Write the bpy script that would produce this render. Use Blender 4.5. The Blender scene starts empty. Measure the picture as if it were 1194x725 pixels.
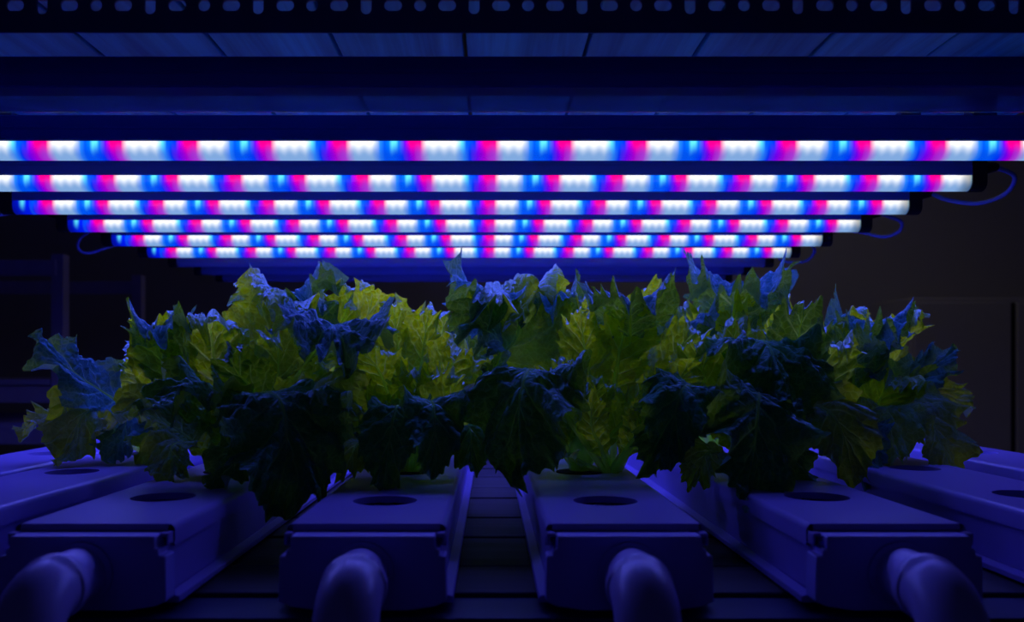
import bpy, bmesh, math, random
import numpy as np
from mathutils import Vector, Matrix, noise

S = bpy.context.scene
COL = S.collection
PI = math.pi
CAMZ = 1.0                      # lens height above the floor
F, VX, VY = 1000.0, 572.0, 430.0   # focal length in pixels of the 1194x725 frame, and its vanishing point

def P(px, py, d):
    """a place in the room: d metres in front of the lens, seen at that pixel"""
    return Vector(((px - VX) / F * d, d, CAMZ + (VY - py) / F * d))

# ------------------------------------------------------------------ objects
def link(o, parent=None):
    COL.objects.link(o)
    if parent is not None:
        o.parent = parent
    return o

def mesh_obj(name, verts, faces, mat, parent=None, smooth=True, uvs=None):
    me = bpy.data.meshes.new(name)
    me.from_pydata([tuple(v) for v in verts], [], faces)
    if smooth:
        me.polygons.foreach_set('use_smooth', [True] * len(me.polygons))
    if uvs is not None:
        l = me.uv_layers.new(name='veins')
        idx = np.empty(len(me.loops), dtype=np.int32)
        me.loops.foreach_get('vertex_index', idx)
        l.data.foreach_set('uv', np.asarray(uvs, dtype=np.float32)[idx].ravel())
    me.materials.append(mat)
    me.update()
    return link(bpy.data.objects.new(name, me), parent)

def bm_obj(name, bm, mat, parent=None, smooth=False, bevel=0, seg=2, angle=40):
    me = bpy.data.meshes.new(name)
    bmesh.ops.recalc_face_normals(bm, faces=bm.faces[:])
    bm.to_mesh(me); bm.free()
    me.materials.append(mat)
    if smooth:
        me.polygons.foreach_set('use_smooth', [True] * len(me.polygons))
        me.set_sharp_from_angle(angle=math.radians(angle))
    o = link(bpy.data.objects.new(name, me), parent)
    if bevel:
        b = o.modifiers.new('bevel', 'BEVEL'); b.width = bevel; b.segments = seg
        b.limit_method = 'ANGLE'; b.angle_limit = math.radians(35)
        me.polygons.foreach_set('use_smooth', [True] * len(me.polygons))
        me.set_sharp_from_angle(angle=math.radians(40))
    return o

def thing(name, label, cat, loc=(0, 0, 0), group=None):
    o = bpy.data.objects.new(name, None)
    o.empty_display_size = .03
    link(o); o.location = loc
    tag(o, label, cat, group)
    return o

def tag(o, label, cat, group=None):
    o['label'] = label; o['category'] = cat
    if group: o['group'] = group
    return o

def box(bm, x0, x1, y0, y1, z0, z1):
    v = [bm.verts.new(c) for c in ((x0,y0,z0),(x1,y0,z0),(x1,y1,z0),(x0,y1,z0),(x0,y0,z1),(x1,y0,z1),(x1,y1,z1),(x0,y1,z1))]
    for f in ((0,3,2,1),(4,5,6,7),(0,1,5,4),(1,2,6,5),(2,3,7,6),(3,0,4,7)):
        bm.faces.new([v[i] for i in f])

def prism(bm, poly, a0, a1, axis):
    """extrude a closed polygon: axis 'x' takes (y,z), axis 'y' takes (x,z)"""
    def pt(p, a): return (a, p[0], p[1]) if axis == 'x' else (p[0], a, p[1])
    A = [bm.verts.new(pt(p, a0)) for p in poly]
    B = [bm.verts.new(pt(p, a1)) for p in poly]
    n = len(poly)
    bm.faces.new(A); bm.faces.new(B[::-1])
    for i in range(n):
        bm.faces.new((A[i], A[(i+1) % n], B[(i+1) % n], B[i]))

def tube(bm, pts, rad, n=16, cap=True):
    pts = [Vector(p) for p in pts]
    if not hasattr(rad, '__len__'): rad = [rad] * len(pts)
    rings = []; side = None
    for i, p in enumerate(pts):
        t = (pts[min(i+1, len(pts)-1)] - pts[max(i-1, 0)]).normalized()
        if side is None:
            side = t.cross(Vector((0, 0, 1)))
            if side.length < .1: side = t.cross(Vector((1, 0, 0)))
        side = (side - t * side.dot(t)).normalized()
        up = t.cross(side)
        rings.append([bm.verts.new(p + (side * math.cos(2*PI*k/n) + up * math.sin(2*PI*k/n)) * rad[i]) for k in range(n)])
    for a, b in zip(rings, rings[1:]):
        for k in range(n):
            bm.faces.new((a[k], a[(k+1) % n], b[(k+1) % n], b[k]))
    if cap:
        bm.faces.new(rings[0][::-1]); bm.faces.new(rings[-1])

def catmull(pts, n):
    pts = [Vector(p) for p in pts]
    pts = [pts[0]*2 - pts[1]] + pts + [pts[-1]*2 - pts[-2]]
    out = []
    for i in range(1, len(pts) - 2):
        p0, p1, p2, p3 = pts[i-1:i+3]
        for k in range(n):
            t = k / n
            out.append(.5*((2*p1) + (p2-p0)*t + (2*p0-5*p1+4*p2-p3)*t*t + (3*p1-p0-3*p2+p3)*t**3))
    out.append(pts[-2].copy())
    return out

# ------------------------------------------------------------------ materials
class NT:
    def __init__(s, name):
        s.m = bpy.data.materials.new(name); s.m.use_nodes = True
        s.t = s.m.node_tree; s.t.nodes.clear()
        s.out = s.t.nodes.new('ShaderNodeOutputMaterial')
    def n(s, ty, **kw):
        nd = s.t.nodes.new(ty)
        for k, v in kw.items():
            if k.startswith('i_'):
                key = k[2:]; key = int(key) if key.isdigit() else key.replace('_', ' ')
                if hasattr(v, 'is_output'): s.t.links.new(v, nd.inputs[key])
                else: nd.inputs[key].default_value = v
            else: setattr(nd, k, v)
        return nd
    def math(s, op, a, b=0.0, c=None, clamp=False):
        kw = dict(i_0=a, i_1=b)
        if c is not None: kw['i_2'] = c
        return s.n('ShaderNodeMath', operation=op, use_clamp=clamp, **kw).outputs[0]
    def mix(s, fac, a, b):
        nd = s.n('ShaderNodeMix', data_type='RGBA', clamp_factor=True)
        for i, v in ((0, fac), (6, a), (7, b)):
            if hasattr(v, 'is_output'): s.t.links.new(v, nd.inputs[i])
            else: nd.inputs[i].default_value = v
        return nd.outputs[2]
    def ramp(s, fac, stops, interp='LINEAR'):
        nd = s.n('ShaderNodeValToRGB', i_0=fac); r = nd.color_ramp; r.interpolation = interp
        while len(r.elements) < len(stops): r.elements.new(.5)
        for e, (p, c) in zip(r.elements, stops):
            e.position = p; e.color = (c[0], c[1], c[2], 1) if hasattr(c, '__len__') else (c, c, c, 1)
        return nd.outputs[0]
    def surf(s, sh):
        s.t.links.new(sh, s.out.inputs[0]); return s.m

def rgb(*c): return (*c, 1)

def plain(name, col, rough=.5, metal=0, bump=0, bscale=200, var=.12, vscale=20, spec=.5):
    t = NT(name); co = t.n('ShaderNodeTexCoord').outputs['Object']
    nz = t.n('ShaderNodeTexNoise', i_Vector=co, i_Scale=vscale, i_Detail=4.0).outputs[0]
    base = t.mix(nz, rgb(*[c*(1-var) for c in col]), rgb(*[min(1, c*(1+var)) for c in col]))
    b = t.n('ShaderNodeBsdfPrincipled', i_Base_Color=base, i_Roughness=rough, i_Metallic=metal)
    b.inputs['Specular IOR Level'].default_value = spec
    if bump:
        nb = t.n('ShaderNodeTexNoise', i_Vector=co, i_Scale=bscale, i_Detail=3.0).outputs[0]
        bp = t.n('ShaderNodeBump', i_Height=nb, i_Strength=bump, i_Distance=.001)
        t.t.links.new(bp.outputs[0], b.inputs['Normal'])
    return t.surf(b.outputs[0])

def wood(name, axis, c0, c1):
    """weathered boards, grain along one axis"""
    t = NT(name); co = t.n('ShaderNodeTexCoord').outputs['Object']
    inf = t.n('ShaderNodeObjectInfo').outputs['Random']
    off = t.n('ShaderNodeCombineXYZ', i_0=t.math('MULTIPLY', inf, 7.0), i_1=t.math('MULTIPLY', inf, 3.0), i_2=0.0).outputs[0]
    v = t.n('ShaderNodeVectorMath', operation='ADD', i_0=co, i_1=off).outputs[0]
    sc = (55, 2.5, 30) if axis == 'y' else (2.5, 55, 30)
    mp = t.n('ShaderNodeMapping', i_Vector=v, i_Scale=sc).outputs[0]
    g = t.n('ShaderNodeTexNoise', i_Vector=mp, i_Scale=1.0, i_Detail=6.0, i_Roughness=.65, i_Distortion=.4).outputs[0]
    mp2 = t.n('ShaderNodeMapping', i_Vector=v, i_Scale=tuple(a*.3 for a in sc)).outputs[0]
    g2 = t.n('ShaderNodeTexNoise', i_Vector=mp2, i_Scale=1.0, i_Detail=3.0).outputs[0]
    gg = t.math('ADD', t.math('MULTIPLY', g, .6), t.math('MULTIPLY', g2, .5))
    c = t.ramp(gg, [(.40, c0), (.54, [(a+b)/2 for a, b in zip(c0, c1)]), (.66, c1)])
    c = t.mix(t.math('MULTIPLY', inf, .35), c, rgb(c0[0], c0[1], c0[2]))
    b = t.n('ShaderNodeBsdfPrincipled', i_Base_Color=c, i_Roughness=.6)
    bp = t.n('ShaderNodeBump', i_Height=gg, i_Strength=.35, i_Distance=.002)
    t.t.links.new(bp.outputs[0], b.inputs['Normal'])
    return t.surf(b.outputs[0])

def leaf_mat(name, tr, df, vein):
    t = NT(name)
    uv = t.n('ShaderNodeUVMap', uv_map='veins').outputs[0]
    sx = t.n('ShaderNodeSeparateXYZ', i_0=uv)
    s, v = sx.outputs[0], sx.outputs[1]
    co = t.n('ShaderNodeTexCoord').outputs['Object']
    wob = t.n('ShaderNodeTexNoise', i_Vector=co, i_Scale=60.0, i_Detail=2.0).outputs[0]
    s2 = t.math('ADD', s, t.math('MULTIPLY', t.math('SUBTRACT', wob, .5), .5))
    fr = t.math('ABSOLUTE', t.math('SUBTRACT', t.math('FRACT', t.math('ADD', s2, .5)), .5))
    wid = t.math('MULTIPLY_ADD', v, -.08, .12)
    main = t.math('SUBTRACT', 1.0, t.math('DIVIDE', fr, wid), clamp=True)
    main = t.math('MULTIPLY', main, t.math('SUBTRACT', 1.08, v, clamp=True))
    vo = t.n('ShaderNodeTexVoronoi', feature='DISTANCE_TO_EDGE', i_Vector=co, i_Scale=140.0)
    net = t.math('SUBTRACT', 1.0, t.math('DIVIDE', vo.outputs[0], .09), clamp=True)
    cen = t.math('SUBTRACT', 1.0, t.math('DIVIDE', v, .07), clamp=True)
    main = t.math('MAXIMUM', main, cen)
    mask = t.math('MAXIMUM', main, t.math('MULTIPLY', net, .25))
    blot = t.n('ShaderNodeTexNoise', i_Vector=co, i_Scale=28.0, i_Detail=4.0).outputs[0]
    bl = t.ramp(blot, [(.3, .72), (.7, 1.1)])
    inf = t.n('ShaderNodeObjectInfo').outputs['Random']
    tc = t.mix(mask, rgb(*tr), rgb(*vein))
    tc = t.n('ShaderNodeMix', data_type='RGBA', blend_type='MULTIPLY', i_0=1.0, i_6=tc, i_7=bl).outputs[2]
    dc = t.mix(t.math('MULTIPLY', mask, .8), rgb(*df), rgb(*[min(1, a*2.2) for a in df]))
    dc = t.n('ShaderNodeMix', data_type='RGBA', blend_type='MULTIPLY', i_0=1.0, i_6=dc, i_7=bl).outputs[2]
    crinkle = t.n('ShaderNodeTexNoise', i_Vector=co, i_Scale=150.0, i_Detail=4.0).outputs[0]
    h = t.math('SUBTRACT', t.math('ADD', t.math('MULTIPLY', vo.outputs[0], 1.2), t.math('MULTIPLY', crinkle, .6)), t.math('MULTIPLY', main, .5))
    bp = t.n('ShaderNodeBump', i_Height=h, i_Strength=.7, i_Distance=.003).outputs[0]
    d = t.n('ShaderNodeBsdfDiffuse', i_Color=dc, i_Normal=bp).outputs[0]
    tl = t.n('ShaderNodeBsdfTranslucent', i_Color=tc, i_Normal=bp).outputs[0]
    a = t.n('ShaderNodeAddShader', i_0=d, i_1=tl).outputs[0]
    gl = t.n('ShaderNodeBsdfGlossy', i_Color=rgb(.6, .85, .9), i_Roughness=.42, i_Normal=bp).outputs[0]
    fz = t.n('ShaderNodeFresnel', i_IOR=1.38, i_Normal=bp).outputs[0]
    m = t.n('ShaderNodeMixShader', i_0=t.math('MULTIPLY', fz, .38), i_1=a, i_2=gl).outputs[0]
    return t.surf(m)

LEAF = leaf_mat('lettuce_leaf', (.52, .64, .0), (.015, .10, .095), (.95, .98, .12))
LEAF_DARK = leaf_mat('blue_lit_lettuce_leaf', (.13, .25, .0), (.012, .12, .19), (.5, .65, .05))  # blue lamplight on upturned leaves is mixed into this diffuse colour
LEAF_FRONT = leaf_mat('shaded_lettuce_leaf', (.17, .30, .0), (.012, .17, .08), (.5, .65, .05))  # shaded copy: dimness of camera-facing front leaves put into the colour
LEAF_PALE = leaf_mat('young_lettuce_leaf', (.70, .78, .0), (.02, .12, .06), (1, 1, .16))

def rib_mat():
    t = NT('leaf_midrib')
    d = t.n('ShaderNodeBsdfDiffuse', i_Color=rgb(.35, .75, .22)).outputs[0]
    tl = t.n('ShaderNodeBsdfTranslucent', i_Color=rgb(.80, .92, .12)).outputs[0]
    a = t.n('ShaderNodeAddShader', i_0=d, i_1=tl).outputs[0]
    g = t.n('ShaderNodeBsdfGlossy', i_Roughness=.35).outputs[0]
    f = t.n('ShaderNodeFresnel', i_IOR=1.38).outputs[0]
    m = t.n('ShaderNodeMixShader', i_0=f, i_1=a, i_2=g).outputs[0]
    tp = t.n('ShaderNodeBsdfTransparent', i_Color=rgb(.85, .95, .5)).outputs[0]
    return t.surf(t.n('ShaderNodeMixShader', i_0=.35, i_1=tp, i_2=m).outputs[0])
RIB = rib_mat()

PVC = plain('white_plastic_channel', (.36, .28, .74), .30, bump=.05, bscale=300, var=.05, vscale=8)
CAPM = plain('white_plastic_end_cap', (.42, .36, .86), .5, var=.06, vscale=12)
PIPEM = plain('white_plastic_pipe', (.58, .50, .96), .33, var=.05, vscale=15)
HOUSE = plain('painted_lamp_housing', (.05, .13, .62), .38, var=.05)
BLACK = plain('black_plastic', (.012, .012, .014), .4)
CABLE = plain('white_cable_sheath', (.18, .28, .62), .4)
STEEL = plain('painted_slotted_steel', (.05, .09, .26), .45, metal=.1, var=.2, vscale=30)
FSTEEL = plain('galvanised_slotted_steel', (.06, .07, .15), .4, metal=.3, var=.2, vscale=30)
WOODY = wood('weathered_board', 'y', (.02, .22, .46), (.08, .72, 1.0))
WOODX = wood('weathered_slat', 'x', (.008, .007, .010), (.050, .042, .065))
WALL = plain('grey_painted_wall', (.55, .52, .54), .8, bump=.1, bscale=60, var=.05, vscale=2)
FLOORM = plain('grey_concrete_floor', (.3, .3, .3), .7, bump=.1, bscale=40, var=.15, vscale=4)
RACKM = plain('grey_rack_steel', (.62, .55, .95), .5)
CABM = plain('grey_cabinet_paint', (.62, .58, .60), .6, var=.04)
SOIL = plain('dark_grow_sponge', (.02, .02, .018), .9, bump=.6, bscale=250)

def lens_lit():
    """frosted cover over a row of chips: blue, red, four whites, blue, red, four whites ..."""
    t = NT('lit_led_cover'); co = t.n('ShaderNodeTexCoord').outputs['Object']
    sx = t.n('ShaderNodeSeparateXYZ', i_0=co); x, z = sx.outputs[0], sx.outputs[2]
    per = .148
    u = t.math('FRACT', t.math('ADD', t.math('DIVIDE', x, per), 40.468))
    B, Bb, R, W = (.0, .10, 1.0), (.0, .03, 1.0), (.42, .0, .72), (.26, .47, .86)
    M = (.16, .0, .95)
    seq = [(0, (.02, .2, 1)), (.03, B), (.09, B), (.15, Bb), (.19, M), (.225, R), (.265, (.45, .05, .75)), (.33, W), (.50, W), (.56, (.03, .24, 1)), (.60, Bb), (.65, M), (.70, R), (.765, (.45, .05, .75)), (.83, W), (.945, W), (1, (.02, .2, 1))]
    soft = t.ramp(u, seq)
    Bh, Rh, Wh = (.12, .80, 1.0), (1.0, .0, .26), (1.0, 1.0, 1.0)
    seq2 = [(0, (.02, .25, 1)), (.03, (0, .10, 1)), (.06, (0, .2, 1)), (.08, Bh), (.105, Bh), (.125, (0, .2, 1)), (.165, (.15, 0, 1)), (.20, Rh), (.27, Rh), (.315, Wh), (.50, Wh), (.545, Bh), (.575, (0, .12, 1)), (.635, Bb), (.66, (.4, 0, .9)), (.695, Rh), (.77, Rh), (.815, Wh), (.95, Wh), (1, (.02, .25, 1))]
    hot = t.ramp(u, seq2)
    # the chips sit high behind the cover, fourteen to a repeat
    k = t.math('COSINE', t.math('MULTIPLY', u, 28*PI))
    zz = t.math('ADD', t.math('DIVIDE', z, .019), t.math('MULTIPLY', k, .05))
    m = t.n('ShaderNodeMapRange', interpolation_type='SMOOTHSTEP', i_0=zz, i_1=.10, i_2=.85).outputs[0]
    c = t.mix(m, soft, hot)
    lft = t.n('ShaderNodeMapRange', i_0=x, i_1=-.572, i_2=-.578).outputs[0]
    dot = t.n('ShaderNodeMapRange', interpolation_type='SMOOTHSTEP', i_0=t.math('ABSOLUTE', t.math('ADD', x, .587)), i_1=.006, i_2=.0).outputs[0]
    c = t.mix(lft, c, t.mix(t.math('MULTIPLY', dot, m), rgb(0, .01, .9), rgb(.1, .75, 1)))
    st = t.math('MULTIPLY_ADD', m, .35, .85)
    # the strip of chips stops short of both ends
    end = t.n('ShaderNodeMapRange', interpolation_type='SMOOTHSTEP', i_0=t.math('ABSOLUTE', x), i_1=.600, i_2=.580, i_3=.35, i_4=1.0).outputs[0]
    e = t.n('ShaderNodeEmission', i_Color=c, i_Strength=t.math('MULTIPLY', st, end))
    g = t.n('ShaderNodeBsdfGlossy', i_Color=rgb(.05, .05, .06), i_Roughness=.25).outputs[0]
    return t.surf(t.n('ShaderNodeAddShader', i_0=e.outputs[0], i_1=g).outputs[0])
LENS = lens_lit()

def lens_off():
    t = NT('unlit_led_cover')
    tr = t.n('ShaderNodeBsdfTransparent', i_Color=rgb(.8, .85, .95)).outputs[0]
    d = t.n('ShaderNodeBsdfPrincipled', i_Base_Color=rgb(.34, .52, .95), i_Roughness=.05).outputs[0]
    return t.surf(t.n('ShaderNodeMixShader', i_0=.45, i_1=tr, i_2=d).outputs[0])
LENS0 = lens_off()

# ------------------------------------------------------------------ room
def struct(name, bm, m):
    o = bm_obj(name, bm, m); o['kind'] = 'structure'; return o
bm = bmesh.new(); box(bm, -4, 4, -3, 4.7, -.05, 0); struct('floor', bm, FLOORM)
bm = bmesh.new(); box(bm, -4, 4, 4.6, 4.7, 0, 2.8); struct('wall_back', bm, WALL)
bm = bmesh.new(); box(bm, -4.1, -4, -3, 4.7, 0, 2.8); struct('wall_left', bm, WALL)
bm = bmesh.new(); box(bm, 4, 4.1, -3, 4.7, 0, 2.8); struct('wall_right', bm, WALL)
bm = bmesh.new(); box(bm, -4.1, 4.1, -3, 4.7, 2.8, 2.85); struct('ceiling', bm, WALL)
bm = bmesh.new(); box(bm, -4.1, 4.1, -3.1, -3, 0, 2.8); struct('wall_front', bm, WALL)

# pale cabinet by the back wall
cab = thing('storage_cabinet', 'tall dim grey cabinet against the back wall on the right', 'cabinet', (2.45, 4.3, 0))
bm = bmesh.new(); box(bm, -.42, .50, -.15, .28, 0.06, 1.345); bm_obj('body', bm, CABM, cab, bevel=.006)
bm = bmesh.new(); box(bm, -.41, .055, -.175, -.155, .08, 1.32); bm_obj('door', bm, CABM, cab, bevel=.004)
bm = bmesh.new(); box(bm, .085, .49, -.175, -.155, .08, 1.32); bm_obj('door', bm, CABM, cab, bevel=.004)
bm = bmesh.new(); box(bm, .058, .082, -.158, -.15, .08, 1.32); bm_obj('dark_gap', bm, BLACK, cab)  # black strip standing in for the dark gap between the doors
bm = bmesh.new(); box(bm, -.40, .48, -.12, .26, 0, .07); bm_obj('plinth', bm, BLACK, cab)

# second rack behind on the left
rk = thing('metal_rack', 'dim grey metal rack frame standing behind on the far left', 'rack', (-1.7, 2.7, 0))
for x, y in ((.345, 0), (.345, .6), (-.9, 0), (-.9, .6)):
    bm = bmesh.new(); prism(bm, [(x-.02, 0), (x+.02, 0), (x+.02, 1.36), (x-.02, 1.36)], y-.02, y+.02, 'y'); bm_obj('post', bm, RACKM, rk, bevel=.003)
for zz in (1.325, .93, .80, .3):
    for ya, yb in ((-.03, -.0205), (.6205, .63)):
        bm = bmesh.new(); box(bm, -.9, .345, ya, yb, zz-.035, zz+.015); bm_obj('beam', bm, RACKM, rk, bevel=.002)
for zz in (.95, .815, .315):
    bm = bmesh.new(); box(bm, -.88, .32, -.02, .62, zz, zz+.018); bm_obj('shelf', bm, RACKM, rk, bevel=.002)

# ------------------------------------------------------------------ upper shelf over the lamps
up = thing('overhead_shelf', 'weathered wooden board shelf overhead above the lamp bars', 'shelf', (0, .67, CAMZ+.30))
seams = [-.71, -.60, -.486, -.373, -.256, -.144, -.024, .090, .196, .307, .42, .53, .625]
rnd = random.Random(3)
for a, b in zip(seams, seams[1:]):
    bm = bmesh.new(); box(bm, a+.0018, b-.0018, 0, 1.75, rnd.uniform(0, .0015), .018)
    bm_obj('plank', bm, WOODY, up, bevel=.0012)

def slotted_angle(name, label, y0, zlo, zhi, yback, mat, pattern, x0=-.70, x1=.62, top=True):
    """L-section steel with a row of punched slots through its upright face (and its flange)"""
    o = thing(name, label, 'beam', (0, y0, CAMZ + zlo))
    H = zhi - zlo
    bm = bmesh.new()
    # upright face: slots every 20.5 mm, long, long, round in turn
    pit = .0205; zc = H * pattern
    n0 = int(x0 / pit); n1 = int(x1 / pit)
    N = 20
    for k in range(n0, n1):
        cx = k * pit + .008
        kind = k % 4
        hw, hh = ((.0068, .0044), (.0046, .0046), (.0068, .0044), (.0042, .0068))[kind]
        ring = []; rect = []
        for q in range(N):
            an = 2*PI*q/N + PI/N
            c, s = math.cos(an), math.sin(an)
            r = min(hw, hh); ex, ez = hw-r, hh-r
            ring.append((cx + r*c + math.copysign(ex, c), zc + r*s + math.copysign(ez, s)))
            m = max(abs(c), abs(s)); px, pz = c/m, s/m
            rect.append((cx + px*pit/2, (zc + pz*(H-zc)) if pz > 0 else zc + pz*zc))
        a = [bm.verts.new((p[0], 0, p[1])) for p in ring]; b = [bm.verts.new((p[0], 0, p[1])) for p in rect]
        for q in range(N):
            bm.faces.new((a[q], a[(q+1) % N], b[(q+1) % N], b[q]))
        # square the corners of each cell
        for (sx_, sz_) in ((1,1),(-1,1),(-1,-1),(1,-1)):
            cz = H if sz_ > 0 else 0
            cand = sorted(range(N), key=lambda q: (rect[q][0]-cx-sx_*pit/2)**2 + (rect[q][1]-cz)**2)[:2]
            v = bm.verts.new((cx+sx_*pit/2, 0, cz))
            bm.faces.new((v, b[cand[0]], b[cand[1]]))
    bmesh.ops.remove_doubles(bm, verts=bm.verts[:], dist=.00005)
    f = bm_obj('slotted_face', bm, mat, o)
    sd = f.modifiers.new('thick', 'SOLIDIFY'); sd.thickness = .002; sd.offset = 0
    bm = bmesh.new(); zt = H if top else 0
    box(bm, x0, x1, -.001, yback, zt-.001, zt+.001)
    bm_obj('flange', bm, mat, o, bevel=.0005)
    return o
slotted_angle('slotted_beam', 'dark slotted steel beam across the top, above all lamp bars', .652, .2555, .2965, .038, STEEL, .50)
slotted_angle('slotted_beam', 'slotted steel beam along the bottom, under the channel ends', .517, -.190, -.151, .045, FSTEEL, .62)

# slats the channels lie on
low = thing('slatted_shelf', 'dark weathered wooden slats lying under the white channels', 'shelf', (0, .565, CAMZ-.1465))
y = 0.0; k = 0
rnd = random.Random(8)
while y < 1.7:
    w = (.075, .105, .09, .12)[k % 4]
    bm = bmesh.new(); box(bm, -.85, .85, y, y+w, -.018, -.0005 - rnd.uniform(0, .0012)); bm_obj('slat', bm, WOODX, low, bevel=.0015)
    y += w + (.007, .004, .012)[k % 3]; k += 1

# ------------------------------------------------------------------ lamp bars
BARX, ZT, ZM, ZB = -.04, .2515, .2252, .2085
HALF = .6
def lamp_bar(d, lit, label, group=None):
    o = thing('led_lamp_bar', label, 'lamp', (BARX, d, CAMZ + ZM + (.0035 if d < .8 else 0)), group)
    h = ZT - ZM
    bm = bmesh.new()
    prof = [(-.0105, 0), (-.0115, .0015), (-.0115, .0110), (-.0105, .0118), (-.0105, .0132), (-.0110, .0140), (-.0095, h-.001), (-.008, h), (.008, h), (.0095, h-.001), (.0110, .0140), (.0105, .0132), (.0105, .0118), (.0115, .0110), (.0115, .0015), (.0105, 0)]
    prism(bm, prof, -HALF, HALF, 'x'); bm_obj('housing', bm, HOUSE, o)
    # half-round cover; its own origin at its lowest line
    bm = bmesh.new(); L = ZM - ZB
    pr = [(-.0105, L)]
    for q in range(13):
        an = PI + PI*q/12
        pr.append((.0105*math.cos(an), .0105 + .0105*math.sin(an)))
    pr.append((.0105, L))
    prism(bm, pr, -HALF, HALF, 'x')
    c = bm_obj('led_cover' if lit else 'clear_cover', bm, LENS if lit else LENS0, o, smooth=True, angle=50); c.location = (0, 0, -L)
    for sg in (-1, 1):
        bm = bmesh.new()
        ep = [(-.0125, h*.9), (-.0125, -.004)] + [(.0125*math.cos(PI+PI*q/8), -.008 + .0095*math.sin(PI+PI*q/8)) for q in range(9)] + [(.0125, h*.9)]
        prism(bm, ep, sg*HALF, sg*(HALF+.017), 'x')
        e = bm_obj('end_cap', bm, BLACK, o, smooth=True)
        bm = bmesh.new(); tube(bm, [(sg*(HALF+.017), 0, .010), (sg*(HALF+.024), 0, .011), (sg*(HALF+.033), 0, .012), (sg*(HALF+.036), 0, .012)], [.0068, .0068, .0055, .004], 12)
        bm_obj('plug', bm, BLACK, e, smooth=True)
    for x in (-.53, .53):
        bm = bmesh.new(); box(bm, x-.012, x+.012, -.009, .009, h-.002, .30-ZM+.0005-(.0035 if d < .8 else 0)); bm_obj('mounting_clip', bm, STEEL, o, bevel=.001)
    if lit:
        ld = bpy.data.lights.new('led_light', 'AREA'); ld.shape = 'RECTANGLE'; ld.size = 1.15; ld.size_y = .012
        ld.color = LIGHT_COL; ld.energy = LIGHT_W
        lo = bpy.data.objects.new('led_light', ld); link(lo, o); lo.location = (0, 0, -L-.002)
    return o
LIGHT_COL = (.10, .115, 1.0); LIGHT_W = 1.25
DS = [.708 + .15*i for i in range(10)]
ordn = ['', 'nearest glowing LED bar, largest of the lit row, running past both frame sides',
        'second glowing LED bar from the top, its right end and cable loop showing',
        'third glowing LED bar from the top, both ends just inside the frame',
        'fourth glowing LED bar from the top, between the third and fifth',
        'fifth glowing LED bar from the top, just above the lowest lit one',
        'lowest and smallest glowing LED bar, right above the lettuce tops']
for i, d in enumerate(DS):
    lit = 1 <= i <= 6
    if lit: lb = ordn[i]
    elif i == 0: lb = 'unlit lamp bar with clear cover above the glowing bars, under the boards'
    else: lb = 'unlit lamp bar in the dark just below the lowest glowing bar, behind it'
    lamp_bar(d, lit, lb, 'glowing LED bars over the lettuce' if lit else ('unlit bars behind the glowing ones' if i else None))

def cable(a, b, sg, pts, lbl):
    """flexible lead looping from the plug of one bar to the next, through places seen in the photo"""
    x = BARX + sg*(HALF+.034)
    A = Vector((x, DS[a], CAMZ+ZM+.012)); B = Vector((x, DS[b], CAMZ+ZM+.012))
    n = len(pts)
    mid = [P(px, py, DS[a] + (DS[b]-DS[a])*(i+.6)/(n+.2)) for i, (px, py) in enumerate(pts)]
    bm = bmesh.new(); tube(bm, [p - A for p in catmull([A] + mid + [B], 10)], .0027, 10)
    o = bm_obj('power_cable', bm, CABLE, smooth=True); o.location = A
    tag(o, lbl, 'cable', 'cables looping between lamp bars')
cable(2, 3, 1, [(1183, 206), (1172, 226), (1140, 237), (1105, 233)], 'cable looping from right end of second lit bar to the third')
cable(4, 5, 1, [(1050, 258), (1048, 270), (1030, 276), (1006, 271)], 'cable loop at right ends of the fourth and fifth lit bars')
cable(6, 7, 1, [(950, 292), (942, 303), (928, 306), (910, 303)], 'faint cable loop at the right end of the lowest lit bar')
cable(3, 4, -1, [(-24, 238), (-12, 250), (10, 249), (35, 246)], 'cable loop at left ends of the third and fourth lit bars')
cable(5, 6, -1, [(94, 277), (91, 289), (103, 295), (130, 287)], 'cable loop at left ends of the fifth and lowest lit bars')

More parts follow.
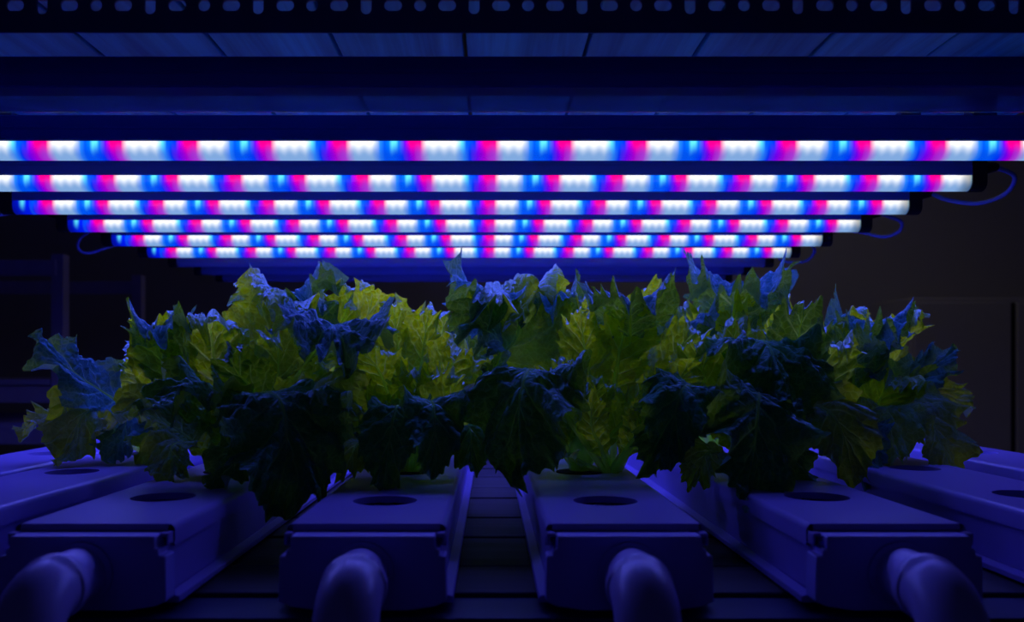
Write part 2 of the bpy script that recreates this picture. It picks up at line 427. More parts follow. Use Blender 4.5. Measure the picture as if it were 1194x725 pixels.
# ------------------------------------------------------------------ growing channels
ZTOP, ZBOT = -.097, -.1455
YL = .538                     # front edge of the lids
PITCH = .176
def channel(cx, label, dz=0, hole0=.634, cw=.100, nh=8, yl=YL, clear=True):
    o = thing('growing_channel', label, 'channel', (cx, yl, CAMZ+ZTOP), 'white growing channels side by side')
    hb = ZBOT - ZTOP
    w = cw/2; length = 1.62
    # body: floor, two walls, outward lips at the foot
    bm = bmesh.new()
    t = .002
    prof = [(-w-.0045, hb), (w+.0045, hb), (w+.0045, hb+.004), (w-.003, hb+.006), (w-.003, -.012), (w-.003-t, -.012), (w-.003-t, hb+t), (-w+.003+t, hb+t), (-w+.003+t, -.012), (-w+.003, -.012), (-w+.003, hb+.006), (-w-.0045, hb+.004)]
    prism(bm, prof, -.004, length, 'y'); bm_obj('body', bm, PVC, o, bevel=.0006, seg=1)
    # lid: flat top with round plant holes, rounded shoulders, short skirts
    bm = bmesh.new()
    hs = [hole0 - yl + PITCH*k for k in range(nh)]
    R = .0235; N = 40; fw = w - .004; cell = .045
    def strip(y0, y1):
        vs = [bm.verts.new(c) for c in ((-fw, y0, 0), (fw, y0, 0), (fw, y1, 0), (-fw, y1, 0))]
        bm.faces.new(vs)
    prev = 0
    for hy in hs:
        strip(prev, hy-cell); prev = hy+cell
        ring, rect, rim = [], [], []
        for q in range(N):
            an = 2*PI*q/N; c, s = math.cos(an), math.sin(an)
            ring.append(bm.verts.new((R*c, hy+R*s, 0))); rim.append(bm.verts.new((R*.985*c, hy+R*.985*s, -.005)))
            m = max(abs(c)/fw, abs(s)/cell)
            rect.append(bm.verts.new((c/m, hy+s/m, 0)))
        for q in range(N):
            bm.faces.new((ring[q], rect[q], rect[(q+1) % N], ring[(q+1) % N]))
            bm.faces.new((rim[q], ring[q], ring[(q+1) % N], rim[(q+1) % N]))
        for sx_ in (1, -1):
            for sy_ in (1, -1):
                near = sorted(rect, key=lambda v: (v.co.x-sx_*fw)**2 + (v.co.y-hy-sy_*cell)**2)[:2]
                v = bm.verts.new((sx_*fw, hy+sy_*cell, 0)); bm.faces.new((v, near[0], near[1]))
    strip(prev, length)
    sh = [(fw, 0)] + [(fw+.004*math.sin(a), -.004+.004*math.cos(a)) for a in (PI/8, PI/4, 3*PI/8, PI/2)] + [(w, -.0135), (w-.0018, -.0135)]
    for sg in (-1, 1):
        for p, q in zip(sh, sh[1:]):
            bm.faces.new([bm.verts.new(c) for c in ((sg*p[0], 0, p[1]), (sg*q[0], 0, q[1]), (sg*q[0], length, q[1]), (sg*p[0], length, p[1]))])
    # turned-down front edge
    A = [(-w+.002, -.001), (w-.002, -.001)]
    fr = [bm.verts.new(c) for c in ((-fw, 0, 0), (fw, 0, 0), (fw, -.001, -.0042), (-fw, -.001, -.0042))]; bm.faces.new(fr)
    bmesh.ops.remove_doubles(bm, verts=bm.verts[:], dist=.0002)
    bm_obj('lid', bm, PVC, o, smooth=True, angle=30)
    # end cap with stepped shoulders and clip notches
    bm = bmesh.new()
    cb = hb + .0012
    cp = [(-w+.006, -.0046), (w-.006, -.0046), (w-.006, -.0125), (w-.0035, -.0125), (w-.0035, -.0165), (w+.0005, -.0165), (w+.001, cb+.003), (w-.006, cb), (w*.55, cb-.0026), (-w*.55, cb-.0026), (-w+.006, cb), (-w-.001, cb+.003), (-w-.0005, -.0165), (-w+.0035, -.0165), (-w+.0035, -.0125), (-w+.006, -.0125)]
    prism(bm, cp, -.018, -.0015, 'y')
    ec = bm_obj('end_cap', bm, CAPM, o, bevel=.0011, seg=2)
    for sg in (-1, 1):
        bm = bmesh.new()
        prism(bm, [(sg*(w-.0055), -.0042), (sg*(w-.0005), -.0042), (sg*(w-.0005), -.0115), (sg*(w-.002), -.0115), (sg*(w-.002), -.0065), (sg*(w-.0055), -.0065)], -.010, -.0008, 'y')
        bm_obj('clip', bm, PVC, ec, bevel=.0004, seg=1)
    # drain elbow
    zc = -.027; r = .0165
    bm = bmesh.new(); tube(bm, [(0, -.0175, zc), (0, -.050, zc)], r, 28)
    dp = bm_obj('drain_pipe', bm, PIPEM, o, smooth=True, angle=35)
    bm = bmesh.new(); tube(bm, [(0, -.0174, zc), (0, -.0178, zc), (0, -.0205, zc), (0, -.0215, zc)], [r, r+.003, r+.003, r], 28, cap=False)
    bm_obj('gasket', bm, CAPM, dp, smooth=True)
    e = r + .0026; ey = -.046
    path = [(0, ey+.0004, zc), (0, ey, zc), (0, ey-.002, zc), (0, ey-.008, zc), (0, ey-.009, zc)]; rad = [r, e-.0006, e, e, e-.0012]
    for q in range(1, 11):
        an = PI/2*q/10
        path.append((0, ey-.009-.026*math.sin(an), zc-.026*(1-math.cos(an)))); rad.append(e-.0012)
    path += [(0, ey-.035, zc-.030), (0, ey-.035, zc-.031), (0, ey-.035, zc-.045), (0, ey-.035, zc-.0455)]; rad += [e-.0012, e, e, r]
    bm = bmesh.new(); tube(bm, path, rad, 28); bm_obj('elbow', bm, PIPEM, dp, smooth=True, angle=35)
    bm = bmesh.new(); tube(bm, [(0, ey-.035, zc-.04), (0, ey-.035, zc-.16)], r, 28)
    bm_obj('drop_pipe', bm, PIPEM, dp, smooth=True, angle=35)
    return o
CH = [-.507, -.395, -.248, -.0777, .0845, .248, .415, .566]
CHL = ['white plastic channel farthest left, only its bright lid strip showing behind another',
       'white channel on the left edge, its front end outside the frame',
       'white channel whose end cap and drain elbow fill the lower left corner',
       'white channel just left of the central slatted gap, elbow drain in front',
       'white channel just right of the central slatted gap, elbow drain in front',
       'white channel at the right with its end cap and thick elbow at the lower right',
       'white channel on the right edge with a lid hole cut by the frame',
       'white plastic channel farthest right, only its bright lid showing']
for i, (cx, lb) in enumerate(zip(CH, CHL)):
    channel(cx, lb, hole0=(.634, .634, .650, .632, .632, .652, .664, .65)[i])

hd = thing('drain_header', 'white drain pipe running across below the elbows', 'pipe', (0, YL-.081, 0))
bm = bmesh.new(); tube(bm, [(-.75, 0, .690), (.80, 0, .690)], .028, 28); bm_obj('pipe', bm, PIPEM, hd, smooth=True)
for x in (-.7, .75):
    bm = bmesh.new(); tube(bm, [(x, 0, 0), (x, 0, .668)], .016, 16); bm_obj('leg', bm, FSTEEL, hd, smooth=True)
# ------------------------------------------------------------------ lettuce
NV = 7
def tooth_profile(rs, n, amp):
    """pointed lobes along one margin, s from the petiole (0) to the tip (1): reach and lean of each"""
    edges = np.cumsum([rs.uniform(.6, 1.4) for _ in range(n)]); edges = np.concatenate([[0], edges / edges[-1]])
    h = [rs.uniform(.35, 1.0) for _ in range(n)]; lean = [rs.uniform(-1.0, 1.5) for _ in range(n)]
    def f(s):
        k = min(n-1, max(0, int(np.searchsorted(edges, s, side='right') - 1)))
        u = (s - edges[k]) / (edges[k+1] - edges[k])
        tri = u/.55 if u < .55 else (1-u)/.45
        return amp * (h[k] * max(0, tri)**2.6 - .16), lean[k]*max(0, tri)
    return f

def make_leaf(root, pts, hw, n=(0, -1, .25), seed=0, fold=.12, curl=1.3, ruff=.22, teeth=8, tooth=.36, pet=.22, mat=None, rib=.0030, twist=0.0, bump=.06, tip=.24, hook=None):
    rs = random.Random(seed)
    orig = Vector(root.location)
    if hook is None: hook = (2.1 if mat != LEAF_PALE else 1.2) if n[2] < .4 else .3
    if hook > 1:      # room for the nodding tip
        pts = pts[:-2] + [(pts[-2][0], pts[-2][1]-8, pts[-2][2]), (pts[-1][0], pts[-1][1]-15, pts[-1][2])]
    twist += rs.uniform(-.45, .45)
    if mat is LEAF_DARK and n != UP and min(p[2] for p in pts) < .80: mat = LEAF_FRONT  # front leaves that don't face up take the shaded copy
    tooth *= .68; teeth += 3
    sp = catmull([P(*p) for p in pts], 16)
    d = np.array([tuple(v) for v in sp]); seg = np.linalg.norm(np.diff(d, axis=0), axis=1)
    arc = np.concatenate([[0], np.cumsum(seg)]); L = arc[-1]
    dm = sum(p[2] for p in pts[1:]) / (len(pts)-1)
    hw = hw / F * dm * 1.12
    # frame: side vector from the wanted facing at two thirds of the leaf, kept steady along it
    nv = Vector(n)
    tm = (sp[int(len(sp)*.62)+1] - sp[int(len(sp)*.62)-1]).normalized()
    side0 = tm.cross(nv)
    if side0.length < .05: side0 = Vector((1, 0, 0))
    side0.normalize()
    # the tip of the leaf nods over towards its face
    NP = 90; ds = L*1.3/NP; C = sp[0].copy(); tab = []
    for k in range(NP+1):
        y = k*ds
        j = max(1, min(len(sp)-2, int(np.searchsorted(arc, min(y, L*.999)))))
        T = (sp[j+1]-sp[j-1]).normalized()
        a = hook*max(0, min(1, (y/L-.68)/.36))**1.3
        if a:
            Sd = (side0 - T*side0.dot(T)).normalized()
            T = (T*math.cos(a) + Sd.cross(T)*math.sin(a)).normalized()
        tab.append((C.copy(), T)); C += T*ds
    def at(y):
        u = max(0, min(NP-1e-6, y/ds)); k = int(u); u -= k
        return tab[k][0].lerp(tab[k+1][0], u), tab[k][1].lerp(tab[k+1][1], u).normalized()
    ylast = 0
    ym = L*(1-tip*.55); tipL = L*tip*.9
    NS, NVN = 92, 18
    prof = ([0, .12, .3, .5, .7, .86, 1.0], [.16, .50, .88, 1.10, 1.08, .95, min(.85, max(.66, tipL/hw))])
    verts, uvs, faces = [], [], []
    ph = [rs.uniform(0, 6.28) for _ in range(8)]
    frs = [rs.uniform(2.2, 3.6), rs.uniform(4.5, 6.5)]
    off = Vector((rs.uniform(-50, 50), rs.uniform(-50, 50), rs.uniform(-50, 50)))
    idx = {}
    for si, sg in enumerate((-1, 1)):
        tf = tooth_profile(rs, teeth, tooth)
        tf2 = tooth_profile(rs, teeth*2+1, tooth*.35)
        for i in range(NS+1):
            s = i / NS
            y0 = L*pet + (ym - L*pet)*(s**.92)
            th = math.radians(78) * (1-s)**.75
            Lv = hw*float(np.interp(s, *prof))
            env = min(1, s*6)
            t1, l1 = tf(s); t2, l2 = tf2(s)
            tt = env*(t1 + t2)*(1 if s < .9 else .6)
            ck = curl*(.55 + .45*math.sin(frs[0]*s*2*PI*.6 + ph[si+4])) * (.35+.65*min(1, s*2))
            for j in range(NVN+1):
                if j == 0 and si == 1:
                    idx[(1, i, 0)] = idx[(0, i, 0)]; continue
                if i == NS and si == 1:
                    idx[(1, i, j)] = idx[(0, i, j)]; continue
                v = j / NVN
                # margin rolls over beyond v0
                v0 = .62
                if v > v0 and abs(ck) > .05:
                    a = (v-v0)/(1-v0)*ck; Rr = (1-v0)/abs(ck)
                    rv = v0 + Rr*math.sin(abs(a)); zr = math.copysign(Rr*(1-math.cos(a)), ck)
                else: rv, zr, a = v, 0, 0
                tv = max(0, (v-.55)/.45)**1.6 * tt
                a2 = math.copysign(abs(a), ck) + l1*.9
                rv += tv*math.cos(a2); zr += tv*math.sin(a2)
                r = Lv*rv
                x = sg*r*math.sin(th); y = y0 + r*math.cos(th)
                z = zr*Lv + fold*abs(x)
                z += ruff*hw*v*v*(math.sin(frs[0]*s*2*PI + ph[si]) + .6*math.sin(frs[1]*s*2*PI + ph[si+2])*v) * env
                z += bump*hw*(abs(math.sin(PI*s*NV))-.5)*math.sin(PI*min(1, v*1.05))*1.0
                q = Vector((x, y, 0))*55 + off
                vf = min(1, v*2.5)
                z += hw*.12*v*noise.noise(q)
                z += hw*.15*vf*(abs(noise.noise(q*1.7)) - .2) + hw*.05*vf*abs(noise.noise(q*3.9))
                z += hw*.07*v**3*math.sin(teeth*s*2*PI + ph[6])*env
                C, T = at(y)
                Sd = (side0 - T*side0.dot(T)).normalized()
                if twist:
                    Sd = Matrix.Rotation(twist*(y/L), 3, T) @ Sd
                Nn = Sd.cross(T)
                idx[(si, i, j)] = len(verts)
                verts.append(C + Sd*x + Nn*z - orig)
                uvs.append((s*NV + si*11, v))
        for i in range(NS):
            for j in range(NVN):
                f = [idx[(si, i, j)], idx[(si, i+1, j)], idx[(si, i+1, j+1)], idx[(si, i, j+1)]]
                if sg > 0: f = f[::-1]
                faces.append(f)
    o = mesh_obj('leaf', verts, faces, mat or LEAF, root, True, uvs)
    # pale midrib from the crown to near the tip
    bm = bmesh.new(); path, rad = [], []
    for k in range(26):
        y = ym*k/25; C, T = at(y)
        Sd = (side0 - T*side0.dot(T)).normalized()
        if twist: Sd = Matrix.Rotation(twist*(y/L), 3, T) @ Sd
        path.append(C - orig - Sd.cross(T)*.0004); rad.append(rib*(1-k/25)**1.1 + .0005)
    tube(bm, path, rad, 10)
    bm_obj('midrib', bm, RIB, o, smooth=True, angle=80)
    return o

CAM = (0, -1, .25); UP = (0, -.35, 1); CU = (0, -.75, .65); DN = (0, -1, -.1)
def lettuce(ch, d, label, group, leaves):
    px = VX + CH[ch]/d*F
    o = thing('lettuce', label, 'lettuce', (CH[ch], d, CAMZ+ZTOP), group)
    # pot plug sitting in the lid hole, short stem above it
    bm = bmesh.new(); tube(bm, [(0, 0, -.03), (0, 0, -.02), (0, 0, .0005), (0, 0, .0015)], [.014, .019, .0225, .015], 20); bm_obj('grow_plug', bm, SOIL, o, smooth=True)
    bm = bmesh.new(); tube(bm, [(0, 0, 0), (0, 0, .012), (0, 0, .026), (0, 0, .036)], [.010, .012, .009, .003], 14); bm_obj('stem', bm, RIB, o, smooth=True)
    for lf in leaves:
        pts, hw, kw = lf[0], lf[1], dict(lf[2]) if len(lf) > 2 else {}
        make_leaf(o, pts, hw, **kw)
    return o

D0, D1, D2 = .81, .986, 1.162
# every leaf: spine as (pixel x, pixel y, distance), half width in pixels, facing and habit
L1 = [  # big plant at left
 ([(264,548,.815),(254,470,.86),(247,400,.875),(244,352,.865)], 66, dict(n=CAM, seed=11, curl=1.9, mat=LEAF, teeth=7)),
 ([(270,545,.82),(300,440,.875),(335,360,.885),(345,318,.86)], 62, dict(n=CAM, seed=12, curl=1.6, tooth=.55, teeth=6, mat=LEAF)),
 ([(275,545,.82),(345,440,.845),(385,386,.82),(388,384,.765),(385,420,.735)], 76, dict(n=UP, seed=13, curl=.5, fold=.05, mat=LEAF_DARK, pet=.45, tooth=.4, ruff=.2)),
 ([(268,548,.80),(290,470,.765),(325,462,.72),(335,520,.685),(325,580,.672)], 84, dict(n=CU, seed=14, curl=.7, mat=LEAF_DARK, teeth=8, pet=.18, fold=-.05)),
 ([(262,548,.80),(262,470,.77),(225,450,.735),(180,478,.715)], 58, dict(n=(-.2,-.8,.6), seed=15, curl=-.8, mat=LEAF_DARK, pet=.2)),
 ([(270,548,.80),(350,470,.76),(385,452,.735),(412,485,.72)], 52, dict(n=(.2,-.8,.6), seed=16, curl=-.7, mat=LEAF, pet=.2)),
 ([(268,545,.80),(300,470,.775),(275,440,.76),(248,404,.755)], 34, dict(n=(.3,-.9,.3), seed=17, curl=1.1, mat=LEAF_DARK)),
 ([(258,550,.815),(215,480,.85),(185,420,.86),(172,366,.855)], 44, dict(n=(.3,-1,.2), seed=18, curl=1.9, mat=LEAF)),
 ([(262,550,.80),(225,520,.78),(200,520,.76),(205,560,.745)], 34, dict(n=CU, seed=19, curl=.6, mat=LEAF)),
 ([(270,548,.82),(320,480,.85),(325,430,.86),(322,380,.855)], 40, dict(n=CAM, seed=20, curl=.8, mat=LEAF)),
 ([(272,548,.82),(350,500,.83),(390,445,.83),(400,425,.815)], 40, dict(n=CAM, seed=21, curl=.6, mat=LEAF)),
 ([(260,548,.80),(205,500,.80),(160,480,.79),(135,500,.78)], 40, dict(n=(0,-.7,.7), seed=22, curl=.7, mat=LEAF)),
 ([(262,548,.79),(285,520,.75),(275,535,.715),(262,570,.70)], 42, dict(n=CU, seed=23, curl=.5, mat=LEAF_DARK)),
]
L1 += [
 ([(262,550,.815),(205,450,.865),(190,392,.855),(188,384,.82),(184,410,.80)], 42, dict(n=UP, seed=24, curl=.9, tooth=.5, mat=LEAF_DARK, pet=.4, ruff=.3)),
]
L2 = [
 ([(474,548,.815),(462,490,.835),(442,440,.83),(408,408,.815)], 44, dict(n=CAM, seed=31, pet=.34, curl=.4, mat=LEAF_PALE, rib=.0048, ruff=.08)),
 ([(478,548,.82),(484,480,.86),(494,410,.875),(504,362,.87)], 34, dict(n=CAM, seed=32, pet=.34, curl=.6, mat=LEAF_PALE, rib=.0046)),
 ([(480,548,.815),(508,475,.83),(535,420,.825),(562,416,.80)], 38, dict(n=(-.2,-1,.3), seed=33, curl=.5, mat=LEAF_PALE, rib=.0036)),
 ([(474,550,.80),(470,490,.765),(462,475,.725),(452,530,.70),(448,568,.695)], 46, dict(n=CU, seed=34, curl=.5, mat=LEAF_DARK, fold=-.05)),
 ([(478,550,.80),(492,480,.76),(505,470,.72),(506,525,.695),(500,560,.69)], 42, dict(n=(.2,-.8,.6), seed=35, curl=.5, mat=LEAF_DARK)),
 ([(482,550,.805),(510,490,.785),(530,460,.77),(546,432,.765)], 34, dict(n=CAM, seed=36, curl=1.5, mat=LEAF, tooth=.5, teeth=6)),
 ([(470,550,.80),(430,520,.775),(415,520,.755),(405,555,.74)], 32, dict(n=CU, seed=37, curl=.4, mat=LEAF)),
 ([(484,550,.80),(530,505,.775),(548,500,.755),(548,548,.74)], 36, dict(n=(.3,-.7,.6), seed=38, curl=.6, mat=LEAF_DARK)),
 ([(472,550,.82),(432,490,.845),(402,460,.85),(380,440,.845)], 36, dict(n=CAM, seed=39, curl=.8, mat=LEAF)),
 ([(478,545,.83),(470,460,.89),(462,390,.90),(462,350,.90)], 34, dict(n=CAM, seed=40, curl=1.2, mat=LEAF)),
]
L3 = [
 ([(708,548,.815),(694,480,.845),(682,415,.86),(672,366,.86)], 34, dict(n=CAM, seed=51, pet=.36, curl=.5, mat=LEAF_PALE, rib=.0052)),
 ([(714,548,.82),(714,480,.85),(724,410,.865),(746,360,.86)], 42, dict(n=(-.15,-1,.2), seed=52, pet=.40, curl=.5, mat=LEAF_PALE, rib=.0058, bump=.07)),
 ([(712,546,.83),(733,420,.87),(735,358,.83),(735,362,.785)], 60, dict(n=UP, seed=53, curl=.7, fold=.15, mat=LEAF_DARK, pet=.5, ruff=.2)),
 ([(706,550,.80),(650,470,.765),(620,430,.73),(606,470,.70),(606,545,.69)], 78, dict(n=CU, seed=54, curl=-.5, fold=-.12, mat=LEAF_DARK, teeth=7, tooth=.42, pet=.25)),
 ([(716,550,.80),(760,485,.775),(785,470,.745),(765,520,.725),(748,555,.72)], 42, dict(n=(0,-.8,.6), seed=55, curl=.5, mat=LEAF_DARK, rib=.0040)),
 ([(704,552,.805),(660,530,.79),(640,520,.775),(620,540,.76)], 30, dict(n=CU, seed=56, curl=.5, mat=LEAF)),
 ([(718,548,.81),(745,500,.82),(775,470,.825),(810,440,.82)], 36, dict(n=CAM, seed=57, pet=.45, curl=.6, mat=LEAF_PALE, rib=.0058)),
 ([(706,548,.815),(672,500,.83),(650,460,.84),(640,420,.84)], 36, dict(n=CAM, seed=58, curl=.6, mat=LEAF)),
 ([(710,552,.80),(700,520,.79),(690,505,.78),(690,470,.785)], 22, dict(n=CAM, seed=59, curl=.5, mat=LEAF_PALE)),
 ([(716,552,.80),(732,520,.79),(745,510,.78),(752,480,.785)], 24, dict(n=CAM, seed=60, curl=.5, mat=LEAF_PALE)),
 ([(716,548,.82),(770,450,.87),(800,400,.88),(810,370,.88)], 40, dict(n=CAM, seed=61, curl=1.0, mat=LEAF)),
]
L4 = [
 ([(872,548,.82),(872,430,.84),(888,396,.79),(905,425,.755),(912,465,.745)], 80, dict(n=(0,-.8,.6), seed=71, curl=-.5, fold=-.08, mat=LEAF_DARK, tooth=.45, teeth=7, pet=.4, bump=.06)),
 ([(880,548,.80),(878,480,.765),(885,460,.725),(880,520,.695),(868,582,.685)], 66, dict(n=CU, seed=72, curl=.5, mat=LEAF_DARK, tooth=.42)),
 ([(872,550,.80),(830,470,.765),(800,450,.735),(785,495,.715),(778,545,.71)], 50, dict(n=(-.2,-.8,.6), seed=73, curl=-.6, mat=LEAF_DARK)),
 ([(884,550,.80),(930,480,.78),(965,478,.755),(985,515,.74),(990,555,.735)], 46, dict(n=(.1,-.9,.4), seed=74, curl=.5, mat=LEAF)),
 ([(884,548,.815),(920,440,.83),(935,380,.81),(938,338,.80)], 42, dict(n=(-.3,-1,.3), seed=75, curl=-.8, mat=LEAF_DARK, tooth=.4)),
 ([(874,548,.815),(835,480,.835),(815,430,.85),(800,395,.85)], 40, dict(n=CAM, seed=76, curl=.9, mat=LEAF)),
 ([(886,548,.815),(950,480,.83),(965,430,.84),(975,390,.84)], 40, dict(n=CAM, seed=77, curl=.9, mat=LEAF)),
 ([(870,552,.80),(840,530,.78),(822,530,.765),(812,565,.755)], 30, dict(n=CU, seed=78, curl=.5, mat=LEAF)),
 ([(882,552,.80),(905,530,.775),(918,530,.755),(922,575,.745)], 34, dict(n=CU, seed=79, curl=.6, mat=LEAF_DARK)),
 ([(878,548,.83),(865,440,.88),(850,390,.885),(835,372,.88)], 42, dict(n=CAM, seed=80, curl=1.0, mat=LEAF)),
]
# second row: uprights and the ends of the bed
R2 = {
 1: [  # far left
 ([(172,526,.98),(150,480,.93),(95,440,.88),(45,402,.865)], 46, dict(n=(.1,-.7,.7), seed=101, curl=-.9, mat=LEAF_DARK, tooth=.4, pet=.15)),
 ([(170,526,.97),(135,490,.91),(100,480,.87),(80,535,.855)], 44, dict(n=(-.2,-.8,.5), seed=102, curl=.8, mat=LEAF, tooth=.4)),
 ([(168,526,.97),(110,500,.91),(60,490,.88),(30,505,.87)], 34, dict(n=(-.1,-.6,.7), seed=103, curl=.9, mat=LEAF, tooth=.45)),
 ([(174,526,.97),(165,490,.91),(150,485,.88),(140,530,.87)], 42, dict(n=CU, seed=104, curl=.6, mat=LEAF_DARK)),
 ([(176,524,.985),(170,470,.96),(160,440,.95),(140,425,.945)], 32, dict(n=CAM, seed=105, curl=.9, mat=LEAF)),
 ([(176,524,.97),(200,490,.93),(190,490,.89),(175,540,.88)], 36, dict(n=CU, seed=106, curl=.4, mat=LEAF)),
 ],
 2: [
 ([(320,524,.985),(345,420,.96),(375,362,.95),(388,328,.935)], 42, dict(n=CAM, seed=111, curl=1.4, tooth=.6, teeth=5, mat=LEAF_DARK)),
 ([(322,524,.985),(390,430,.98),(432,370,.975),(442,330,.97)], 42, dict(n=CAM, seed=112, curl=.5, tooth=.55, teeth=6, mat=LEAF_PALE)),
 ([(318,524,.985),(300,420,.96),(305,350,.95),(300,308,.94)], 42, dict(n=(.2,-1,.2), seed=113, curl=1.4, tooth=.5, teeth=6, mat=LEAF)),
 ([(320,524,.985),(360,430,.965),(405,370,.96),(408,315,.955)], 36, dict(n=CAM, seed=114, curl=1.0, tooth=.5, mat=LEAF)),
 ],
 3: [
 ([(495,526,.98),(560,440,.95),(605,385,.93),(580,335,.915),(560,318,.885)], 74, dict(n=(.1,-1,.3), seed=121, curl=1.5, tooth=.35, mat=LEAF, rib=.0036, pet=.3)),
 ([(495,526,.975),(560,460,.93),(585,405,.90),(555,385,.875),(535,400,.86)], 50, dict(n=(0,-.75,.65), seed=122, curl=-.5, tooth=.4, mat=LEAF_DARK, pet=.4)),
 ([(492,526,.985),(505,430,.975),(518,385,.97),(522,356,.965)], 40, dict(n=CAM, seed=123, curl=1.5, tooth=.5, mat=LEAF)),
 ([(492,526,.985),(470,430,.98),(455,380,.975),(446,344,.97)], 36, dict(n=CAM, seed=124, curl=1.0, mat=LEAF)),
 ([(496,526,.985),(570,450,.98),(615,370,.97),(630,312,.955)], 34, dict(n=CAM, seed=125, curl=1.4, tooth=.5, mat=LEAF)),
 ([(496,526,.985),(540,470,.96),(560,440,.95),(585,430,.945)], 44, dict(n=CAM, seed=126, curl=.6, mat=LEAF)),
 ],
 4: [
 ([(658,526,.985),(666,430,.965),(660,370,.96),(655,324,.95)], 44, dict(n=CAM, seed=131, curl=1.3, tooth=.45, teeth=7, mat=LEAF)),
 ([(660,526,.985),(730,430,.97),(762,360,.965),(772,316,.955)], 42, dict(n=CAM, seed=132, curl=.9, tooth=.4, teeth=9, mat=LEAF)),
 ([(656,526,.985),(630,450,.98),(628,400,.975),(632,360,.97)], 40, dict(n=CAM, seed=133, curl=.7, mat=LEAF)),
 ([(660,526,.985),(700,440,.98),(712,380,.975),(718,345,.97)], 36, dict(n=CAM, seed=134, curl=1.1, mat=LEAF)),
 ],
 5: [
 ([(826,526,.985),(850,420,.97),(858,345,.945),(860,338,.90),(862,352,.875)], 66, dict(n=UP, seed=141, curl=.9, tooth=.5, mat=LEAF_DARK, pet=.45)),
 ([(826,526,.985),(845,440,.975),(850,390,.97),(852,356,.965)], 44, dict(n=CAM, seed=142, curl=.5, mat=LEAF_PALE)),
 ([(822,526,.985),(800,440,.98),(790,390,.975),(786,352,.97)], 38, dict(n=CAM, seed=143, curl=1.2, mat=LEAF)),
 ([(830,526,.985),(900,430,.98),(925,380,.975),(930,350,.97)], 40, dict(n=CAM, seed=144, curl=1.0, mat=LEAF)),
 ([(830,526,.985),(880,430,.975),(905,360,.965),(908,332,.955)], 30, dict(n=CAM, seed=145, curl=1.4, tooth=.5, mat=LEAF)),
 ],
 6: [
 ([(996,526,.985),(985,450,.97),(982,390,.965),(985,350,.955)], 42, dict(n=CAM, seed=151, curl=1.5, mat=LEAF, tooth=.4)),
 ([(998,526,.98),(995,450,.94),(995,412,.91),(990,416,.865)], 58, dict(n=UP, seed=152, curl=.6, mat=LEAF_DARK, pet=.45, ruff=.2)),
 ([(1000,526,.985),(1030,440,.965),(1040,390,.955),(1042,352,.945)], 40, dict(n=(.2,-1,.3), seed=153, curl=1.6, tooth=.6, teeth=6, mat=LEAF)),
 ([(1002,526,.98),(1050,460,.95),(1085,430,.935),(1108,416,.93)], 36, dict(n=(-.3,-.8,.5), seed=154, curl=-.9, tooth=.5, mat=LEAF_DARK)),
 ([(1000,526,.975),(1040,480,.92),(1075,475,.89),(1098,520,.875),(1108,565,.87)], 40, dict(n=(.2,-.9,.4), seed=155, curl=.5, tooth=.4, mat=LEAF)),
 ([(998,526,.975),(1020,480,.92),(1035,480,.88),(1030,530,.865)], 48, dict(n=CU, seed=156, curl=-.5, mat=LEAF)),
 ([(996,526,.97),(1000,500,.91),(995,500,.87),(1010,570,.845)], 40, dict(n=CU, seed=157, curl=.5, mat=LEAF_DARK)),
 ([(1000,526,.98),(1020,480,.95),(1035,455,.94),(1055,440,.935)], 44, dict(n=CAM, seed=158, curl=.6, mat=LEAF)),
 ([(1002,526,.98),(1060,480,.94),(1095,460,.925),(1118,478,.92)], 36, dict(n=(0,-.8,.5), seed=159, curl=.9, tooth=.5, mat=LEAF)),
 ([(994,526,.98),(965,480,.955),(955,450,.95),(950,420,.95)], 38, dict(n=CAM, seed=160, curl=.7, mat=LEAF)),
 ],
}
rf = random.Random(41)
for ch, lv in ((2, L1), (3, L2), (4, L3), (5, L4)):     # small frilled inner leaves round each heart
    cx = VX + CH[ch]/D0*F
    for q in range(7):
        a = (q-3)/3 + rf.uniform(-.15, .15)
        tx = cx + a*95; ty = 440 + abs(a)*30 + rf.uniform(-35, 25); dd = .835 + rf.uniform(-.02, .03)
        lv.append(([(cx+a*5, 546, .812), (cx+a*38, 500, dd), (cx+a*70, (ty+490)/2, dd), (tx, ty, dd-.01)], rf.uniform(24, 36),
                   dict(n=(a*-.3, -1, rf.uniform(.1, .5)), seed=300+ch*10+q, curl=rf.uniform(-1.2, 1.8), ruff=.32, tooth=.45, teeth=rf.choice((6, 7, 9)), mat=rf.choice((LEAF, LEAF, LEAF_PALE)))))
R2[2] += [([(320,524,.985),(340,400,.97),(345,350,.945),(345,344,.90),(343,372,.875)], 52, dict(n=UP, seed=115, curl=.9, tooth=.6, teeth=6, mat=LEAF_DARK, pet=.45, ruff=.3))]
R2[3] += [([(495,526,.985),(560,400,.965),(568,354,.935),(568,346,.89),(566,374,.865)], 56, dict(n=UP, seed=127, curl=.8, tooth=.5, mat=LEAF_DARK, pet=.45, ruff=.25))]
R2[4] += [([(658,526,.985),(650,420,.965),(648,358,.945),(645,352,.91),(642,374,.89)], 36, dict(n=UP, seed=135, curl=.9, tooth=.5, mat=LEAF_DARK, pet=.45, ruff=.3)),
          ([(660,526,.985),(770,440,.96),(800,385,.94),(805,380,.90),(806,402,.88)], 40, dict(n=UP, seed=136, curl=.9, tooth=.5, mat=LEAF_DARK, pet=.45, ruff=.3))]
R2[6] += [([(998,526,.985),(1005,430,.965),(1012,390,.945),(1012,378,.91),(1012,402,.885)], 52, dict(n=UP, seed=161, curl=1.0, tooth=.6, mat=LEAF_DARK, pet=.45, ruff=.3))]
G1, G2, G3 = 'front row of lettuces', 'second row of lettuces', 'third row of lettuces'
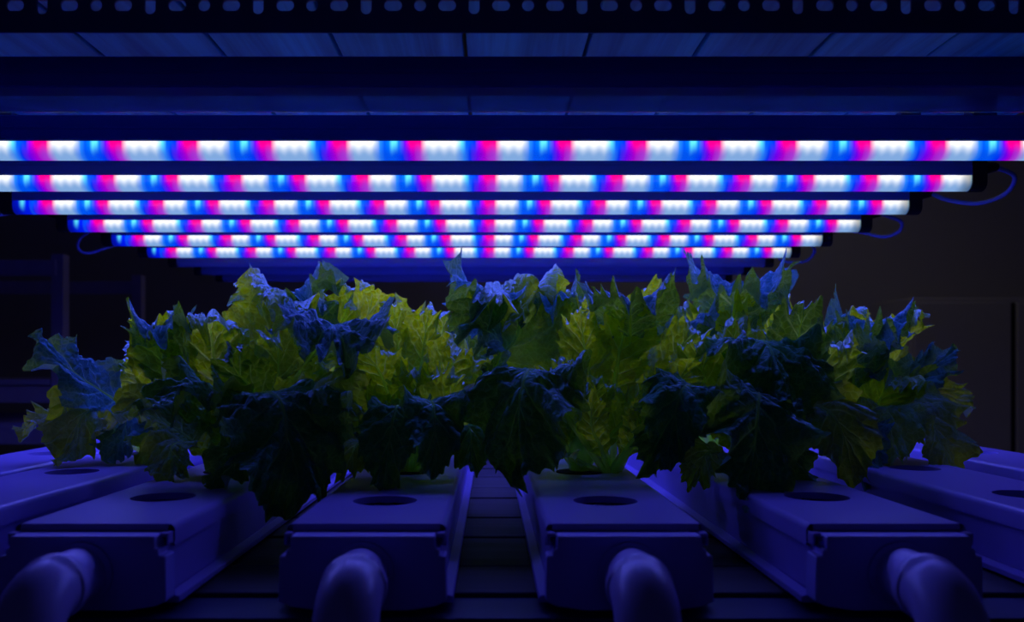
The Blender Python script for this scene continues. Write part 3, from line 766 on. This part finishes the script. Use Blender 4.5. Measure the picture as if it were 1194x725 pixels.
lettuce(2, D0, 'big curly lettuce at the front left, dark wide leaf hanging over its channel', G1, L1)
lettuce(3, D0, 'curly lettuce with pale fan leaves, just left of the central slatted gap', G1, L2)
lettuce(4, D0, 'curly lettuce with upright pale stalks, just right of the central slatted gap', G1, L3)
lettuce(5, D0, 'curly lettuce at the front right with a broad blue-lit star-shaped leaf', G1, L4)
lettuce(1, D1, 'low spreading lettuce at the far left end of the bed', G2, R2[1])
lettuce(2, D1, 'tall lettuce behind the big front left one, its spiked tops nearest the lamps', G2, R2[2])
lettuce(3, D1, 'lettuce behind the centre with a broad veined leaf rolled blue along its top', G2, R2[3])
lettuce(4, D1, 'lettuce behind the centre right with toothed upright fan leaves', G2, R2[4])
lettuce(5, D1, 'lettuce behind the front right one, blue leaf arching over its top', G2, R2[5])
lettuce(6, D1, 'lettuce at the far right end of the bed, leaves hanging over the edge', G2, R2[6])
# third row, seen only through the gaps
rr = random.Random(77)
for ch, lb in ((2, 'lettuce in the third row at the left, seen between the taller leaves'), (3, 'lettuce in the third row left of centre, seen through gaps'),
               (4, 'lettuce in the third row right of centre, seen through gaps'), (5, 'lettuce in the third row at the right, seen between leaves')):
    cx = VX + CH[ch]/D2*F; lv = []
    for q in range(6):
        a = (q-2.5)/2.5
        tx = cx + a*75 + rr.uniform(-12, 12); ty = 375 + abs(a)*40 + rr.uniform(-12, 25)
        lv.append(([(cx, 513, D2), (cx+a*26, 455, D2+.005), (cx+a*52, 410, D2), (tx, ty, D2-.01)], 38, dict(n=(a*-.3, -1, .3), seed=200+ch*10+q, curl=rr.uniform(.5, 1.3), mat=LEAF)))
    lettuce(ch, D2, lb, G3, lv)

# ------------------------------------------------------------------ light
# unseen soft blue fill added behind the camera to light the channel ends
ld = bpy.data.lights.new('front_fill_light', 'AREA'); ld.shape = 'RECTANGLE'; ld.size = 2.2; ld.size_y = .6
ld.color = (.12, .14, 1.0); ld.energy = .50
lo = bpy.data.objects.new('front_fill_light', ld); link(lo); lo.location = (-.3, -1.6, CAMZ+.75)
lo.rotation_euler = (math.radians(62), 0, math.radians(-6))
ld = bpy.data.lights.new('back_fill_light', 'AREA'); ld.size = .8  # unseen dim fill added near the ceiling to lift the background
ld.color = (1, .93, 1.0); ld.energy = 1.3
lo = bpy.data.objects.new('back_fill_light', ld); link(lo); lo.location = (1.2, 3.2, 2.75)
w = bpy.data.worlds.new('dark_room'); S.world = w; w.use_nodes = True
w.node_tree.nodes['Background'].inputs[0].default_value = (.5, .5, .7, 1); w.node_tree.nodes['Background'].inputs[1].default_value = .004

# ------------------------------------------------------------------ camera
cd = bpy.data.cameras.new('camera'); cam = bpy.data.objects.new('camera', cd); link(cam)
cam.location = (0, 0, CAMZ); cam.rotation_euler = (PI/2, 0, 0)
cd.sensor_width = 36; cd.lens = 36*F/1194
cd.shift_x = (597-VX)/1194; cd.shift_y = (VY-362.5)/1194
cd.clip_start = .01
cd.dof.use_dof = True; cd.dof.focus_distance = .84; cd.dof.aperture_fstop = 7.0
S.camera = cam
S.view_settings.view_transform = 'Standard'; S.view_settings.look = 'None'
S.view_settings.gamma = 1; S.view_settings.exposure = 0; S.view_settings.use_curve_mapping = False
S.cycles.use_denoising = True
S.cycles.max_bounces = 8
